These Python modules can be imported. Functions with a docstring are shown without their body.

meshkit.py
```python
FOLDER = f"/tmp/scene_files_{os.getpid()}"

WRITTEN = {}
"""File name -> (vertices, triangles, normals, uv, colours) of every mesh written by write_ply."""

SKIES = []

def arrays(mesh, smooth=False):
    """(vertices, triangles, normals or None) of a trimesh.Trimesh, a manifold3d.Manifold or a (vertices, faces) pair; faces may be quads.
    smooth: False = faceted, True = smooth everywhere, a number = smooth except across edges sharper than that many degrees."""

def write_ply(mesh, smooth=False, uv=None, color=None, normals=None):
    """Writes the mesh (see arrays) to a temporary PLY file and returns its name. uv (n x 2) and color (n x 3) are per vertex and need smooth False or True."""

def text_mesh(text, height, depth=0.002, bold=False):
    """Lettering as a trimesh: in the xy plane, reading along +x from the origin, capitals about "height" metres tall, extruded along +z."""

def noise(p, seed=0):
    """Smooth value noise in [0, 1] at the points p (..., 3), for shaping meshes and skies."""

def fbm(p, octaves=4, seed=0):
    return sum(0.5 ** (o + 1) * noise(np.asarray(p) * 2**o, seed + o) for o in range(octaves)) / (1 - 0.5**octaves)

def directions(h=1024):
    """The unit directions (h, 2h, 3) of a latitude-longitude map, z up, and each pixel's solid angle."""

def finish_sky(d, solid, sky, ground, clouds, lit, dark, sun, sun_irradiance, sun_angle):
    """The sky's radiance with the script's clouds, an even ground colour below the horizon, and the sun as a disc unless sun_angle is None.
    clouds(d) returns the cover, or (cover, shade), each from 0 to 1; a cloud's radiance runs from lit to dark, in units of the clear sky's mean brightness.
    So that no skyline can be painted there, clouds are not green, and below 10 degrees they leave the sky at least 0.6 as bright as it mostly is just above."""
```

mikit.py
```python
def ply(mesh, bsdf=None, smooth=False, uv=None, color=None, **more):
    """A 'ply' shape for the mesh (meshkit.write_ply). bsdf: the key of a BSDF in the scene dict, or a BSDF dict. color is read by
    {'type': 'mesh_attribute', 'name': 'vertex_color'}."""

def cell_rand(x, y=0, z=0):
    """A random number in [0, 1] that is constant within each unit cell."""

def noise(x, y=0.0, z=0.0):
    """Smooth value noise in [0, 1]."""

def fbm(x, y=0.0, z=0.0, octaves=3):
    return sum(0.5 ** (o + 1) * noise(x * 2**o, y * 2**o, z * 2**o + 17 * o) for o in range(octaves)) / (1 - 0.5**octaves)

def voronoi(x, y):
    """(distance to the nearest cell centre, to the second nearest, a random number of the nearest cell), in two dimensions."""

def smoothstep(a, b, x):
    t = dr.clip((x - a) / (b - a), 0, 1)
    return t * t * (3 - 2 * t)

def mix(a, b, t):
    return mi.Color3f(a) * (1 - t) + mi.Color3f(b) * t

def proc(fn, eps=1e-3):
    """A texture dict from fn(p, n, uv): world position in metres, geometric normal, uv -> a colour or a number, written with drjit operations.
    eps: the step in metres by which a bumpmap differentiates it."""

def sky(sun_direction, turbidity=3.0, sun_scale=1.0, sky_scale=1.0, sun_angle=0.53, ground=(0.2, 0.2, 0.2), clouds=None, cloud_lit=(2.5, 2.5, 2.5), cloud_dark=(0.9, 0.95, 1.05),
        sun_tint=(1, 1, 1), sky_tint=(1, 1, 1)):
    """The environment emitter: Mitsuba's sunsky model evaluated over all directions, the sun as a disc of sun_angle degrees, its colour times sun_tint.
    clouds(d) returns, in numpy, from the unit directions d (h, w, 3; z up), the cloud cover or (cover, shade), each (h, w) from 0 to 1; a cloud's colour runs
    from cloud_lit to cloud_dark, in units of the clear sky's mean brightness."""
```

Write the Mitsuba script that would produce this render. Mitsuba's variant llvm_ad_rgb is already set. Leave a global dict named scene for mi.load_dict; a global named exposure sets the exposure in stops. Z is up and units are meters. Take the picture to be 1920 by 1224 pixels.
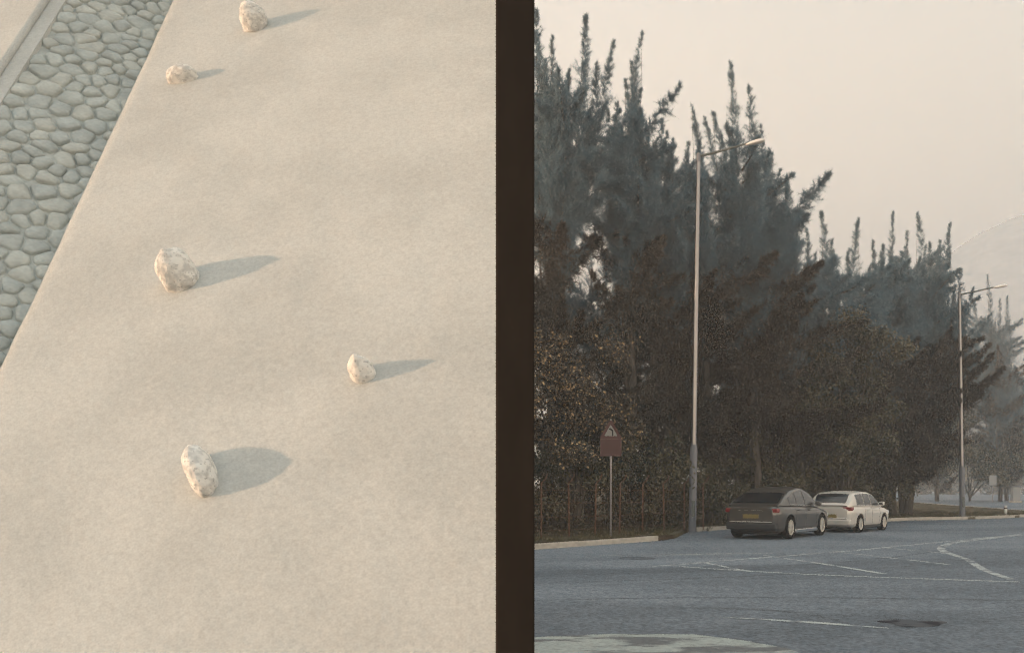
import math, random
import numpy as np, trimesh, manifold3d as m3
import mitsuba as mi, drjit as dr
import mikit, meshkit
from scipy.spatial import Voronoi
from shapely.geometry import Polygon, box as sbox
from shapely.geometry.polygon import orient

T = mi.ScalarTransform4f
scene, labels = {}, {}

# ------------------------------------------------------------------ camera, sky, exposure
EYE = 1.6
exposure = 5.98
scene['camera'] = {
    'type': 'perspective', 'fov': 58.9, 'fov_axis': 'x', 'near_clip': 0.05, 'far_clip': 6000.0,
    'principal_point_offset_y': -(612 - 915) / 1224.0 * -1.0,
    'to_world': T().look_at(origin=[0, 0, EYE], target=[0, 10, EYE], up=[0, 0, 1]),
    'medium': {'type': 'ref', 'id': 'haze_air'},
}
SUN = np.array([-0.983870, -0.173483, 0.043619])


def clouds(d):
    """thin even evening haze: cream near the horizon, bluer overhead"""
    el = np.degrees(np.arcsin(np.clip(d[..., 2], -1, 1)))
    t = np.clip((el - 5.0) / 36.0, 0, 1)
    t = t * t * (3 - 2 * t)
    az = np.arctan2(d[..., 0], d[..., 1])
    t = t - 0.12 * np.cos(az - 0.9) * np.cos(np.radians(el))      # a little brighter over the open ground to the right
    t = t + 0.05 * (meshkit.fbm(d * 3.0, 3) - 0.5)
    return np.ones_like(el), np.clip(t, 0, 1)


scene['sky'] = mikit.sky(SUN, turbidity=4, sun_scale=1.0, sky_scale=1.0, sun_angle=1.2,
                         ground=(0.12, 0.12, 0.12), clouds=clouds,
                         cloud_lit=(1.78, 1.42, 1.03), cloud_dark=(0.13, 0.38, 0.53), sun_tint=(1.16, 2.25, 29.0))


# ------------------------------------------------------------------ helpers
def mat(name, d):
    scene['m_' + name] = d
    return name


def num(name):
    if name not in USED:
        USED[name] = 0
        return name
    USED[name] += 1
    return f'{name}_{USED[name]:03d}'


USED = {}


def add(name, mesh, bsdf, parent=None, smooth=False, **kw):
    key = num(name if parent is None else f'{parent}__{name}')
    scene[key] = mikit.ply(mesh, 'm_' + bsdf, smooth=smooth, **kw)
    return key


def reuse(name, src, parent, to_world=None):
    key = num(f'{parent}__{name}')
    scene[key] = {**scene[src]}
    if to_world is not None:
        scene[key]['to_world'] = to_world
    return key


def tag(key, label, category, group=None):
    labels[key] = {'label': label, 'category': category}
    if group:
        labels[key]['group'] = group


def structure(key, label=None):
    labels[key] = {'kind': 'structure'}
    if label:
        labels[key]['label'] = label


def cat(*ms):
    return trimesh.util.concatenate([m for m in ms])


def box(x0, x1, y0, y1, z0, z1):
    m = trimesh.creation.box([x1 - x0, y1 - y0, z1 - z0])
    m.apply_translation([(x0 + x1) / 2, (y0 + y1) / 2, (z0 + z1) / 2])
    return m


def rbox(x0, x1, y0, y1, z0, z1, r):
    """box with rounded/chamfered edges: hull of eight small spheres"""
    s = m3.Manifold.sphere(r, 12)
    parts = [s.translate([x, y, z]) for x in (x0 + r, x1 - r) for y in (y0 + r, y1 - r) for z in (z0 + r, z1 - r)]
    return to_tri(m3.Manifold.batch_hull(parts))


def to_tri(man):
    m = man.to_mesh()
    return trimesh.Trimesh(np.array(m.vert_properties[:, :3]), np.array(m.tri_verts), process=False)


def tube(points, radii, sides=8, cap=True):
    p = np.asarray(points, float)
    r = np.broadcast_to(np.asarray(radii, float), (len(p),))
    t = np.gradient(p, axis=0)
    t /= np.linalg.norm(t, axis=1, keepdims=True) + 1e-12
    ref = np.array([0, 0, 1.0]) if abs(t[:, 2]).mean() < 0.8 else np.array([1.0, 0, 0])
    a = np.cross(t, ref)
    a /= np.linalg.norm(a, axis=1, keepdims=True)
    b = np.cross(t, a)
    ang = np.arange(sides) * 2 * np.pi / sides
    v = p[:, None] + r[:, None, None] * (np.cos(ang)[None, :, None] * a[:, None] + np.sin(ang)[None, :, None] * b[:, None])
    i, j = np.meshgrid(np.arange(len(p) - 1), np.arange(sides), indexing='ij')
    q = np.stack([i * sides + j, i * sides + (j + 1) % sides, (i + 1) * sides + (j + 1) % sides, (i + 1) * sides + j], -1).reshape(-1, 4)
    v = v.reshape(-1, 3)
    f = np.vstack([q[:, [0, 2, 1]], q[:, [0, 3, 2]]])
    if cap:
        n = len(v)
        v = np.vstack([v, p[0], p[-1]])
        k = np.arange(sides)
        base = (len(p) - 1) * sides
        f = np.vstack([f, np.stack([np.full(sides, n), k, (k + 1) % sides], 1), np.stack([np.full(sides, n + 1), base + (k + 1) % sides, base + k], 1)])
    return trimesh.Trimesh(v, f, process=False)


def grid_mesh(P):
    """P: (h, w, 3) grid of points -> mesh"""
    h, w = P.shape[:2]
    i, j = np.meshgrid(np.arange(h - 1), np.arange(w - 1), indexing='ij')
    a = (i * w + j).ravel()
    f = np.vstack([np.stack([a, a + 1, a + w + 1], 1), np.stack([a, a + w + 1, a + w], 1)])
    return trimesh.Trimesh(P.reshape(-1, 3), f, process=False)


def flat(poly, z, depth=0.0):
    """flat polygon in the ground plane, optionally a solid going down by depth"""
    if depth:
        m = trimesh.creation.extrude_polygon(poly, depth, engine='earcut')
        m.apply_translation([0, 0, z - depth])
        return m
    v, f = trimesh.creation.triangulate_polygon(poly, engine='earcut')
    v = np.column_stack([v, np.full(len(v), z)])
    m = trimesh.Trimesh(v, f, process=False)
    if m.face_normals[:, 2].mean() < 0:
        m.invert()
    return m


def ribbon(pts, widths, z):
    p = np.asarray(pts, float)
    # smooth resample
    s = np.r_[0, np.cumsum(np.linalg.norm(np.diff(p, axis=0), axis=1))]
    n = max(2, int(s[-1] / 0.4))
    u = np.linspace(0, s[-1], n)
    q = np.column_stack([np.interp(u, s, p[:, k]) for k in (0, 1)])
    for _ in range(6 if len(pts) > 2 else 0):
        q[1:-1] = (q[:-2] + 2 * q[1:-1] + q[2:]) / 4
    w = np.interp(u, np.linspace(0, s[-1], len(np.atleast_1d(widths))), np.atleast_1d(widths)) / 2
    t = np.gradient(q, axis=0)
    t /= np.linalg.norm(t, axis=1, keepdims=True)
    nrm = np.column_stack([-t[:, 1], t[:, 0]])
    P = np.zeros((n, 2, 3))
    P[:, 0, :2] = q + nrm * w[:, None]
    P[:, 1, :2] = q - nrm * w[:, None]
    P[..., 2] = z
    m = grid_mesh(P)
    if m.face_normals[:, 2].mean() < 0:
        m.invert()
    return m


# ------------------------------------------------------------------ materials
def two(d):
    return {'type': 'twosided', 'bsdf': d}


def diffuse(fn):
    return two({'type': 'diffuse', 'reflectance': mikit.proc(fn)})


def rgb(*c):
    return {'type': 'rgb', 'value': list(c)}


N, F, V, SS, MIX = mikit.noise, mikit.fbm, mikit.voronoi, mikit.smoothstep, mikit.mix


def concrete_fn(p, n, uv):
    g = N(p.x * 260, p.y * 260, p.z * 260)
    h = F(p.x * 3.1, p.y * 3.1, p.z * 3.1, octaves=4)
    k = N(p.x * 90 + 7, p.y * 90, p.z * 90)
    base = MIX((0.448, 0.457, 0.438), (0.506, 0.516, 0.495), SS(0.25, 0.75, h))
    return base * (0.84 + 0.19 * g + 0.12 * k)


def concrete_bump(p, n, uv):
    return F(p.x * 120, p.y * 120, p.z * 120, octaves=2) * 0.0016 + F(p.x * 9, p.y * 9, p.z * 9, octaves=3) * 0.006


mat('concrete_plain', two({'type': 'diffuse', 'reflectance': mikit.proc(concrete_fn)}))
mat('concrete', {'type': 'twosided', 'bsdf': {'type': 'bumpmap', 'arbitrary': mikit.proc(concrete_bump, eps=0.003), 'scale': 1.0,
                                              'nested': {'type': 'diffuse', 'reflectance': mikit.proc(concrete_fn)}}})


def stone_fn(p, n, uv):
    g = F(p.x * 60, p.y * 60, p.z * 60, octaves=3)
    s = N(p.x * 170, p.y * 170, p.z * 170)
    c = MIX((0.58, 0.57, 0.54), (0.80, 0.785, 0.74), SS(0.3, 0.65, g))
    return c * (1.0 - 0.30 * SS(0.72, 0.86, s))


mat('pebble', two({'type': 'diffuse', 'reflectance': mikit.proc(stone_fn)}))


def pitch_fn(tint):
    def fn(p, n, uv):
        g = F(p.x * 14, p.y * 14, p.z * 14, octaves=4)
        s = N(p.x * 120, p.y * 120, p.z * 120)
        return mi.Color3f(*tint) * (0.72 + 0.5 * g) * (0.92 + 0.16 * s)
    return fn


for i, tint in enumerate([(0.43, 0.465, 0.45), (0.41, 0.445, 0.435), (0.46, 0.485, 0.46)]):
    mat(f'pitching_stone_{i}', diffuse(pitch_fn(tint)))
mat('mortar', diffuse(pitch_fn((0.41, 0.44, 0.425))))


def asphalt_fn(p, n, uv):
    g = N(p.x * 34, p.y * 34)
    g2 = N(p.x * 11 + 3, p.y * 11)
    h = F(p.x * 0.22, p.y * 0.35, octaves=4)
    wx = p.x * 0.76 + p.y * 0.30
    track = SS(0.45, 0.75, F(wx * 0.12, (p.y * 0.95 - p.x * 0.3) * 0.8, octaves=3))
    c = MIX((0.178, 0.198, 0.222), (0.242, 0.266, 0.296), SS(0.25, 0.75, h))
    c = c * (0.62 + 0.54 * g + 0.22 * g2) * (1.0 - 0.16 * track)
    return c


mat('asphalt', diffuse(asphalt_fn))


def paint_fn(p, n, uv):
    w = F(p.x * 5, p.y * 5, octaves=4)
    g = N(p.x * 34, p.y * 34)
    return MIX((0.20, 0.215, 0.235), (0.47, 0.495, 0.495), SS(0.28, 0.60, w)) * (0.85 + 0.3 * g)


def old_paint_fn(p, n, uv):
    w = F(p.x * 2.2 + 9, p.y * 6.5, octaves=4)
    g = N(p.x * 34, p.y * 34)
    return MIX((0.18, 0.185, 0.19), (0.40, 0.43, 0.41), SS(0.33, 0.60, w)) * (0.85 + 0.3 * g)


mat('road_paint', diffuse(paint_fn))
mat('road_paint_worn', diffuse(old_paint_fn))
mat('oil', diffuse(lambda p, n, uv: MIX((0.055, 0.055, 0.062), (0.12, 0.125, 0.135), SS(0.35, 0.65, F(p.x * 4, p.y * 7, octaves=3)))))


def soil_fn(p, n, uv):
    h = F(p.x * 1.3, p.y * 1.3, p.z * 1.3, octaves=4)
    g = N(p.x * 21, p.y * 21, p.z * 21)
    return MIX((0.075, 0.056, 0.040), (0.135, 0.115, 0.075), SS(0.3, 0.7, h)) * (0.7 + 0.6 * g)


mat('soil', diffuse(soil_fn))
mat('grass', diffuse(lambda p, n, uv: MIX((0.07, 0.065, 0.035), (0.15, 0.125, 0.07), F(p.x * 3, p.y * 3, octaves=2))))
mat('kerbstone', diffuse(lambda p, n, uv: mi.Color3f(0.50, 0.455, 0.39) * (0.65 + 0.6 * F(p.x * 6, p.y * 6, p.z * 9, octaves=4))))


def needle_fn(p, n, uv):
    h = F(p.x * 0.55, p.y * 0.55, p.z * 0.55, octaves=3)
    g = N(p.x * 7, p.y * 7, p.z * 5)
    return MIX((0.048, 0.037, 0.027), (0.084, 0.071, 0.056), SS(0.3, 0.7, h)) * (0.75 + 0.5 * g)


def leaf_fn(p, n, uv):
    h = F(p.x * 0.9, p.y * 0.9, p.z * 0.9, octaves=2)
    g = N(p.x * 9, p.y * 9, p.z * 9)
    return MIX((0.040, 0.038, 0.020), (0.105, 0.085, 0.040), SS(0.3, 0.75, h * 0.6 + g * 0.4))


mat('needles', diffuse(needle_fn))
mat('flare_tint_needles', {'type': 'principledthin', 'base_color': mikit.proc(lambda p, n, uv: MIX((0.145, 0.205, 0.235), (0.255, 0.350, 0.400), F(p.x * 0.9, p.y * 0.9, p.z * 0.9, octaves=3))), 'roughness': 0.7, 'diff_trans': 1.0, 'spec_trans': 0.0})  # pale teal puts the lens flare over the tree tops into the needle colour
mat('painted_glint_leaves', two({'type': 'principled', 'base_color': mikit.proc(lambda p, n, uv: MIX((0.042, 0.031, 0.017), (0.55, 0.36, 0.18), SS(0.64, 0.78, N(p.x * 8, p.y * 8, p.z * 8)))), 'roughness': 0.4, 'specular': 0.5}))  # scattered gold in the leaf colour stands in for sunlit glints
mat('leaves', two({'type': 'principled', 'base_color': mikit.proc(leaf_fn), 'roughness': 0.38, 'specular': 0.5}))
mat('bark', diffuse(lambda p, n, uv: MIX((0.05, 0.042, 0.034), (0.13, 0.11, 0.09), F(p.x * 9, p.y * 9, p.z * 2.5, octaves=3))))
mat('hill_green', diffuse(lambda p, n, uv: MIX((0.20, 0.19, 0.15), (0.34, 0.31, 0.25), F(p.x * 0.02, p.y * 0.02, p.z * 0.03, octaves=5))))
mat('divider_brown', two({'type': 'principled', 'base_color': mikit.proc(lambda p, n, uv: mi.Color3f(0.020, 0.0145, 0.0105) * (0.8 + 0.4 * F(p.x * 30, p.y * 30, p.z * 8, octaves=3))), 'roughness': 0.75, 'specular': 0.15}))
mat('galvanised', two({'type': 'principled', 'base_color': mikit.proc(lambda p, n, uv: mi.Color3f(0.26, 0.255, 0.26) * (0.8 + 0.35 * F(p.x * 8, p.y * 8, p.z * 3, octaves=3))), 'metallic': 0.9, 'roughness': 0.24}))
mat('grey_paint', two({'type': 'principled', 'base_color': rgb(0.16, 0.165, 0.18), 'roughness': 0.45, 'specular': 0.5}))
mat('arm_grey', two({'type': 'principled', 'base_color': rgb(0.10, 0.11, 0.10), 'roughness': 0.5}))
mat('lamp_shell', two({'type': 'principled', 'base_color': rgb(0.78, 0.73, 0.66), 'roughness': 0.3, 'specular': 0.6}))
mat('rust', diffuse(lambda p, n, uv: MIX((0.09, 0.042, 0.027), (0.19, 0.115, 0.075), F(p.x * 14, p.y * 14, p.z * 6, octaves=3))))
mat('sign_red', two({'type': 'principled', 'base_color': rgb(0.055, 0.014, 0.011), 'roughness': 0.5}))
mat('sign_white', two({'type': 'principled', 'base_color': rgb(0.19, 0.18, 0.165), 'roughness': 0.5}))
mat('sign_black', two({'type': 'principled', 'base_color': rgb(0.02, 0.02, 0.02), 'roughness': 0.5}))
mat('sign_rim', two({'type': 'principled', 'base_color': rgb(0.08, 0.035, 0.027), 'roughness': 0.5}))
mat('car_silver', two({'type': 'principled', 'base_color': rgb(0.60, 0.56, 0.50), 'metallic': 0.2, 'specular': 1.0, 'roughness': 0.20, 'clearcoat': 1.0, 'clearcoat_gloss': 0.95}))
mat('car_dark', two({'type': 'principled', 'base_color': rgb(0.060, 0.054, 0.048), 'specular': 1.0, 'roughness': 0.12, 'clearcoat': 1.0, 'clearcoat_gloss': 0.95}))
mat('car_glass', two({'type': 'roughplastic', 'diffuse_reflectance': rgb(0.015, 0.016, 0.018), 'int_ior': 1.9, 'alpha': 0.04}))
mat('tyre', two({'type': 'diffuse', 'reflectance': rgb(0.025, 0.023, 0.022)}))
mat('alloy', two({'type': 'principled', 'base_color': rgb(0.75, 0.70, 0.62), 'metallic': 0.7, 'roughness': 0.3}))
mat('trim', two({'type': 'principled', 'base_color': rgb(0.03, 0.03, 0.03), 'roughness': 0.5}))
mat('chrome', two({'type': 'principled', 'base_color': rgb(0.75, 0.73, 0.70), 'metallic': 1.0, 'roughness': 0.12}))
mat('tail_red', two({'type': 'principled', 'base_color': rgb(0.20, 0.015, 0.012), 'roughness': 0.15, 'clearcoat': 1.0}))
mat('lens_clear', two({'type': 'principled', 'base_color': rgb(0.6, 0.6, 0.58), 'roughness': 0.1, 'clearcoat': 1.0}))
mat('plate', two({'type': 'diffuse', 'reflectance': rgb(0.22, 0.17, 0.07)}))
mat('board_grey', two({'type': 'principled', 'base_color': rgb(0.30, 0.30, 0.29), 'roughness': 0.5}))
mat('tyre_mark', diffuse(lambda p, n, uv: MIX((0.125, 0.138, 0.155), (0.175, 0.192, 0.212), SS(0.3, 0.6, F(p.x * 3, p.y * 9, octaves=3))) * (0.7 + 0.6 * N(p.x * 34, p.y * 34))))
mat('white_paint', two({'type': 'principled', 'base_color': rgb(0.72, 0.70, 0.66), 'roughness': 0.5}))

# ------------------------------------------------------------------ the sloping concrete slab, stone pitching and coping (left)
# the embankment's own frame: origin on the slab's surface, a along the foot of the slope, b up the slope, n out of it
O = np.array([-0.749, 2.600, 2.063])
n_ = np.array([-0.20670208, -0.77142266, 0.60181502])
a_ = np.array([0.96592583, -0.25881905, 0.0])
b_ = np.array([0.15576119, 0.58130867, 0.79863551])


def onslab(A, B, h=0.0):
    return O + np.multiply.outer(A, a_) + np.multiply.outer(B, b_) + np.multiply.outer(h, n_)


e2 = np.array([-0.17545277, 0.98448785])          # the slab's left edge, in (a, b)
E_ = e2[0] * a_ + e2[1] * b_
P_ = np.cross(E_, n_)                               # to the right of that edge
EDGE0 = O + -0.836 * a_ - 0.034 * b_


def slab_mesh():
    J = np.linspace(-2.62, 3.35, 150)               # along b
    left = -0.882 + (J + 0.034) * e2[0] / e2[1]
    right = (0.716 - 0.15576 * J) / 0.96593
    r = 0.10
    ang = np.linspace(np.pi, np.pi / 2, 9)
    cols, hs = [], []
    cols.append(left + 0 * r); hs.append(np.full_like(J, -0.28))
    for t in ang:
        cols.append(left + r + r * math.cos(t)); hs.append(np.full_like(J, r * math.sin(t) - r))
    for w in np.linspace(0, 1, 90)[1:]:
        cols.append((left + r) * (1 - w) + right * w); hs.append(np.zeros_like(J))
    cols.append(right); hs.append(np.full_like(J, -0.28))
    A, H = np.stack(cols, 1), np.stack(hs, 1)
    B = np.repeat(J[:, None], A.shape[1], 1)
    P = np.stack([A, B, np.zeros_like(A)], -1)
    wave = (meshkit.fbm(P * 2.2 + 3.1, 3, 5) - 0.5) * 0.009 + (meshkit.fbm(P * 9 + 1.7, 3, 8) - 0.5) * 0.006
    k = H > -0.2
    H = H + np.where(k, wave, 0)
    m = grid_mesh(onslab(A, B, H))
    if (m.face_normals @ n_).mean() < 0:
        m.invert()
    return m


k = add('concrete_slab', slab_mesh(), 'concrete', smooth=50)
tag(k, 'large pale sloping concrete slab carrying five loose stones', 'concrete slab')


def rock(pos, wa, wb, h, seed, power=2.0, tilt=0.0, cut=None, turn=0.0, lump=0.11):
    """a loose stone standing on the slab: footprint wa x wb, height h; power < 2 makes it pointed"""
    s = trimesh.creation.icosphere(subdivisions=5)
    v = np.array(s.vertices)
    z = (v[:, 2] + 1) / 2
    rad = np.sqrt(np.clip(v[:, 0] ** 2 + v[:, 1] ** 2, 1e-9, None))
    prof = np.clip(1 - np.clip((z - 0.25) / 0.75, 0, 1) ** power, 0, 1) * np.clip(z / 0.10, 0, 1) ** 0.5
    x = v[:, 0] / rad * prof * (0.35 + 0.65 * 1)
    y = v[:, 1] / rad * prof
    p = np.column_stack([x * wa / 2, y * wb / 2, z * h - 0.015])
    q = np.column_stack([x, y, z * 1.6])
    d = (meshkit.fbm(q * 1.3 + seed * 7.3, 3, seed) - 0.5) * lump * 1.6 + (meshkit.fbm(q * 5 + seed, 3, seed + 3) - 0.5) * 0.045 + (meshkit.noise(q * 22 + seed, seed + 9) - 0.5) * 0.02
    cdir = np.column_stack([x, y, (z - 0.4) * 1.2])
    p += cdir * d[:, None] * np.array([wa, wb, h])[None]
    p[:, 0] += tilt * np.clip(p[:, 2], 0, 1)
    ct, st = math.cos(turn), math.sin(turn)
    p[:, :2] = p[:, :2] @ np.array([[ct, st], [-st, ct]])
    w = onslab(pos[0] + p[:, 0], pos[1] + p[:, 1], p[:, 2])
    m = trimesh.Trimesh(w, s.faces, process=False)
    return m


rocks = [
    ((-0.655, 1.880), 0.112, 0.100, 0.130, 3, 2.8, 0.0, 0.3, 'small rounded grey stone at the very top of the concrete slab'),
    ((-0.850, 1.500), 0.130, 0.060, 0.080, 5, 4.0, 0.0, 0.1, 'low oblong stone nearest the slab\'s upper left edge'),
    ((-0.318, 0.225), 0.118, 0.108, 0.138, 8, 3.0, 0.0, 0.2, 'speckled round stone in the middle with the longest pointed shadow'),
    ((0.408, -0.212), 0.068, 0.060, 0.092, 13, 2.6, 0.0, 0.0, 'smallest pale pointed stone nearest the dark divider bar'),
    ((0.070, -0.545), 0.066, 0.145, 0.104, 21, 4.5, 0.0, -2.62, 'pale wedge-shaped stone lowest on the slab with the broad shadow'),
]
for pos, wa, wb, h, sd, pw, tl, tn, lab in rocks:
    k = add('stone', rock(pos, wa, wb, h, sd, pw, tl, turn=tn), 'pebble', smooth=True)
    tag(k, lab, 'stone', 'loose stones on the concrete slab')

# stone pitching: a strip of rubble that rises from the slab's left edge to a concrete coping
PH = math.radians(29)
Q_ = -P_ * math.cos(PH) + n_ * math.sin(PH)
NQ = n_ * math.cos(PH) + P_ * math.sin(PH)
S0 = EDGE0 - 0.11 * n_


def onstrip(E, Q, h=0.0):
    return S0 + np.multiply.outer(E, E_) + np.multiply.outer(Q, Q_) + np.multiply.outer(h, NQ)


QTOP = 0.49
E0, E1 = -2.55, 3.3
bed = grid_mesh(onstrip(*np.meshgrid(np.linspace(E0, E1, 40), np.linspace(-0.03, QTOP + 0.02, 12), indexing='ij')))
if (bed.face_normals @ NQ).mean() < 0:
    bed.invert()
pitch = add('stone_pitching', bed, 'mortar')
tag(pitch, 'strip of crazy-laid rubble stones in shade beside the concrete slab', 'stone paving')


def stone_cells():
    rng = np.random.default_rng(11)
    size = 0.072
    pts = []
    tries = 0
    lo, hi = np.array([-0.75, -0.1]), np.array([3.1, QTOP + 0.1])
    while tries < 12000:
        tries += 1
        p = lo + rng.random(2) * (hi - lo)
        r = size * (0.62 + 0.62 * rng.random())
        if all((p[0] - q[0]) ** 2 + (p[1] - q[1]) ** 2 > (0.5 * (r + q[2])) ** 2 for q in pts):
            pts.append((p[0], p[1], r))
    pts = np.array(pts)[:, :2]
    vor = Voronoi(pts)
    clip = sbox(-0.65, 0.0, 3.0, QTOP)
    out = []
    for ri in vor.point_region:
        reg = vor.regions[ri]
        if not reg or -1 in reg:
            continue
        g = Polygon(vor.vertices[reg]).intersection(clip)
        g = g.buffer(-0.0200).buffer(0.0172, quad_segs=3)
        if g.geom_type != 'Polygon' or g.area < 0.0004:
            continue
        out.append((orient(g.simplify(0.0012)), rng))
    return [g for g, _ in out]


rng = np.random.default_rng(4)
rest = []
for g in stone_cells():
    c = np.array(g.exterior.coords)[:-1]
    if len(c) > 14:
        c = c[np.linspace(0, len(c), 14, endpoint=False).astype(int)]
    m = c.mean(0)
    h = 0.012 + 0.009 * rng.random()
    slope = (rng.random(2) - 0.5) * 0.25
    rings = [(1.0, -0.004), (0.96, 0.40 * h), (0.82, 0.76 * h), (0.54, 0.97 * h)]
    P = []
    for sc_, hh in rings:
        r = m + (c - m) * sc_
        P.append(onstrip(r[:, 0], r[:, 1], hh + ((r - m) @ slope) * (hh > 0)))
    mid = onstrip(m[0], m[1], h * 1.07)
    P = np.array(P)
    k_ = len(c)
    v = np.vstack([P.reshape(-1, 3), mid])
    f = []
    for i in range(3):
        for j in range(k_):
            j2 = (j + 1) % k_
            f += [[i * k_ + j, i * k_ + j2, (i + 1) * k_ + j2], [i * k_ + j, (i + 1) * k_ + j2, (i + 1) * k_ + j]]
    f += [[3 * k_ + j, 3 * k_ + (j + 1) % k_, 4 * k_] for j in range(k_)]
    tm = trimesh.Trimesh(v, f, process=False)
    if (tm.face_normals @ NQ).sum() < 0:
        tm.invert()
    tone = rng.integers(3)
    if -0.1 < m[0] < 2.75:
        add('stone', tm, f'pitching_stone_{tone}', parent=pitch, smooth=True)
    else:
        rest.append(tm)


k = add('outer_stones', cat(*rest), 'pitching_stone_0', parent=pitch, smooth=True)
labels[k] = {'kind': 'stuff'}


def sweep_section(sec, lo, hi, closed=True):
    """sec: (k,2) points (p towards the left of the edge, m along n) swept along the edge direction"""
    sec = np.asarray(sec, float)
    t = np.array([lo, hi])
    P = S0 + t[:, None, None] * E_ + sec[None, :, :1] * (-P_) + sec[None, :, 1:] * n_
    if closed:
        P = np.concatenate([P, P[:, :1]], 1)
    m = grid_mesh(P)
    return m


cq, sq = math.cos(PH), math.sin(PH)
f0, f1 = QTOP, QTOP + 0.075
sec = [(f0 * cq + 0.006, f0 * sq - 0.20), (f0 * cq - 0.012, f0 * sq + 0.014)]
for t in np.linspace(-40, 90, 7):      # rounded arris
    r = 0.018
    cx, cy = f1 * cq + 0.006, f1 * sq + 0.002
    ang = math.radians(180 - t - 10)
    sec.append((cx - r * math.cos(math.radians(t)) , cy + r * math.sin(math.radians(t))))
sec += [(f1 * cq + 1.6, f1 * sq + 0.02), (f1 * cq + 1.6, f1 * sq - 0.5)]
m = sweep_section(sec, E0, E1)
m.fix_normals()
k = add('coping', m, 'concrete_plain')
tag(k, 'pale concrete coping along the top of the stone pitching', 'coping')

# the solid embankment under the slab (retaining wedge), in the slab's frame
wedge = Polygon([(0.95, -0.05), (5.85, 4.60), (7.6, 4.60), (7.6, -0.05)])


def embankment():
    # body under the slab: between the slab's underside and the ground, closed by an upright side face at x = -0.05
    pts = []
    for h in (-0.27,):
        for A, B in ((-2.6, -2.5), (0.74 + 0.4, -2.5), (0.2, 3.35), (-3.2, 3.35)):
            pts.append(onslab(A, B, h))
    top = [p for p in pts]
    pts = [p.copy() for p in top]
    for p in pts:
        p[0] = min(p[0], -0.06)
    back = [np.array([-0.06, 7.5, pts[2][2]]), np.array([-4.2, 7.5, pts[3][2]])]
    low = [np.array([p[0], p[1], -0.1]) for p in pts[:2] + back] + [np.array([p[0], p[1], -0.1]) for p in pts[2:]]
    return trimesh.convex.convex_hull(np.array(pts + back + low))


k = add('embankment', embankment(), 'mortar')
structure(k)

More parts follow.
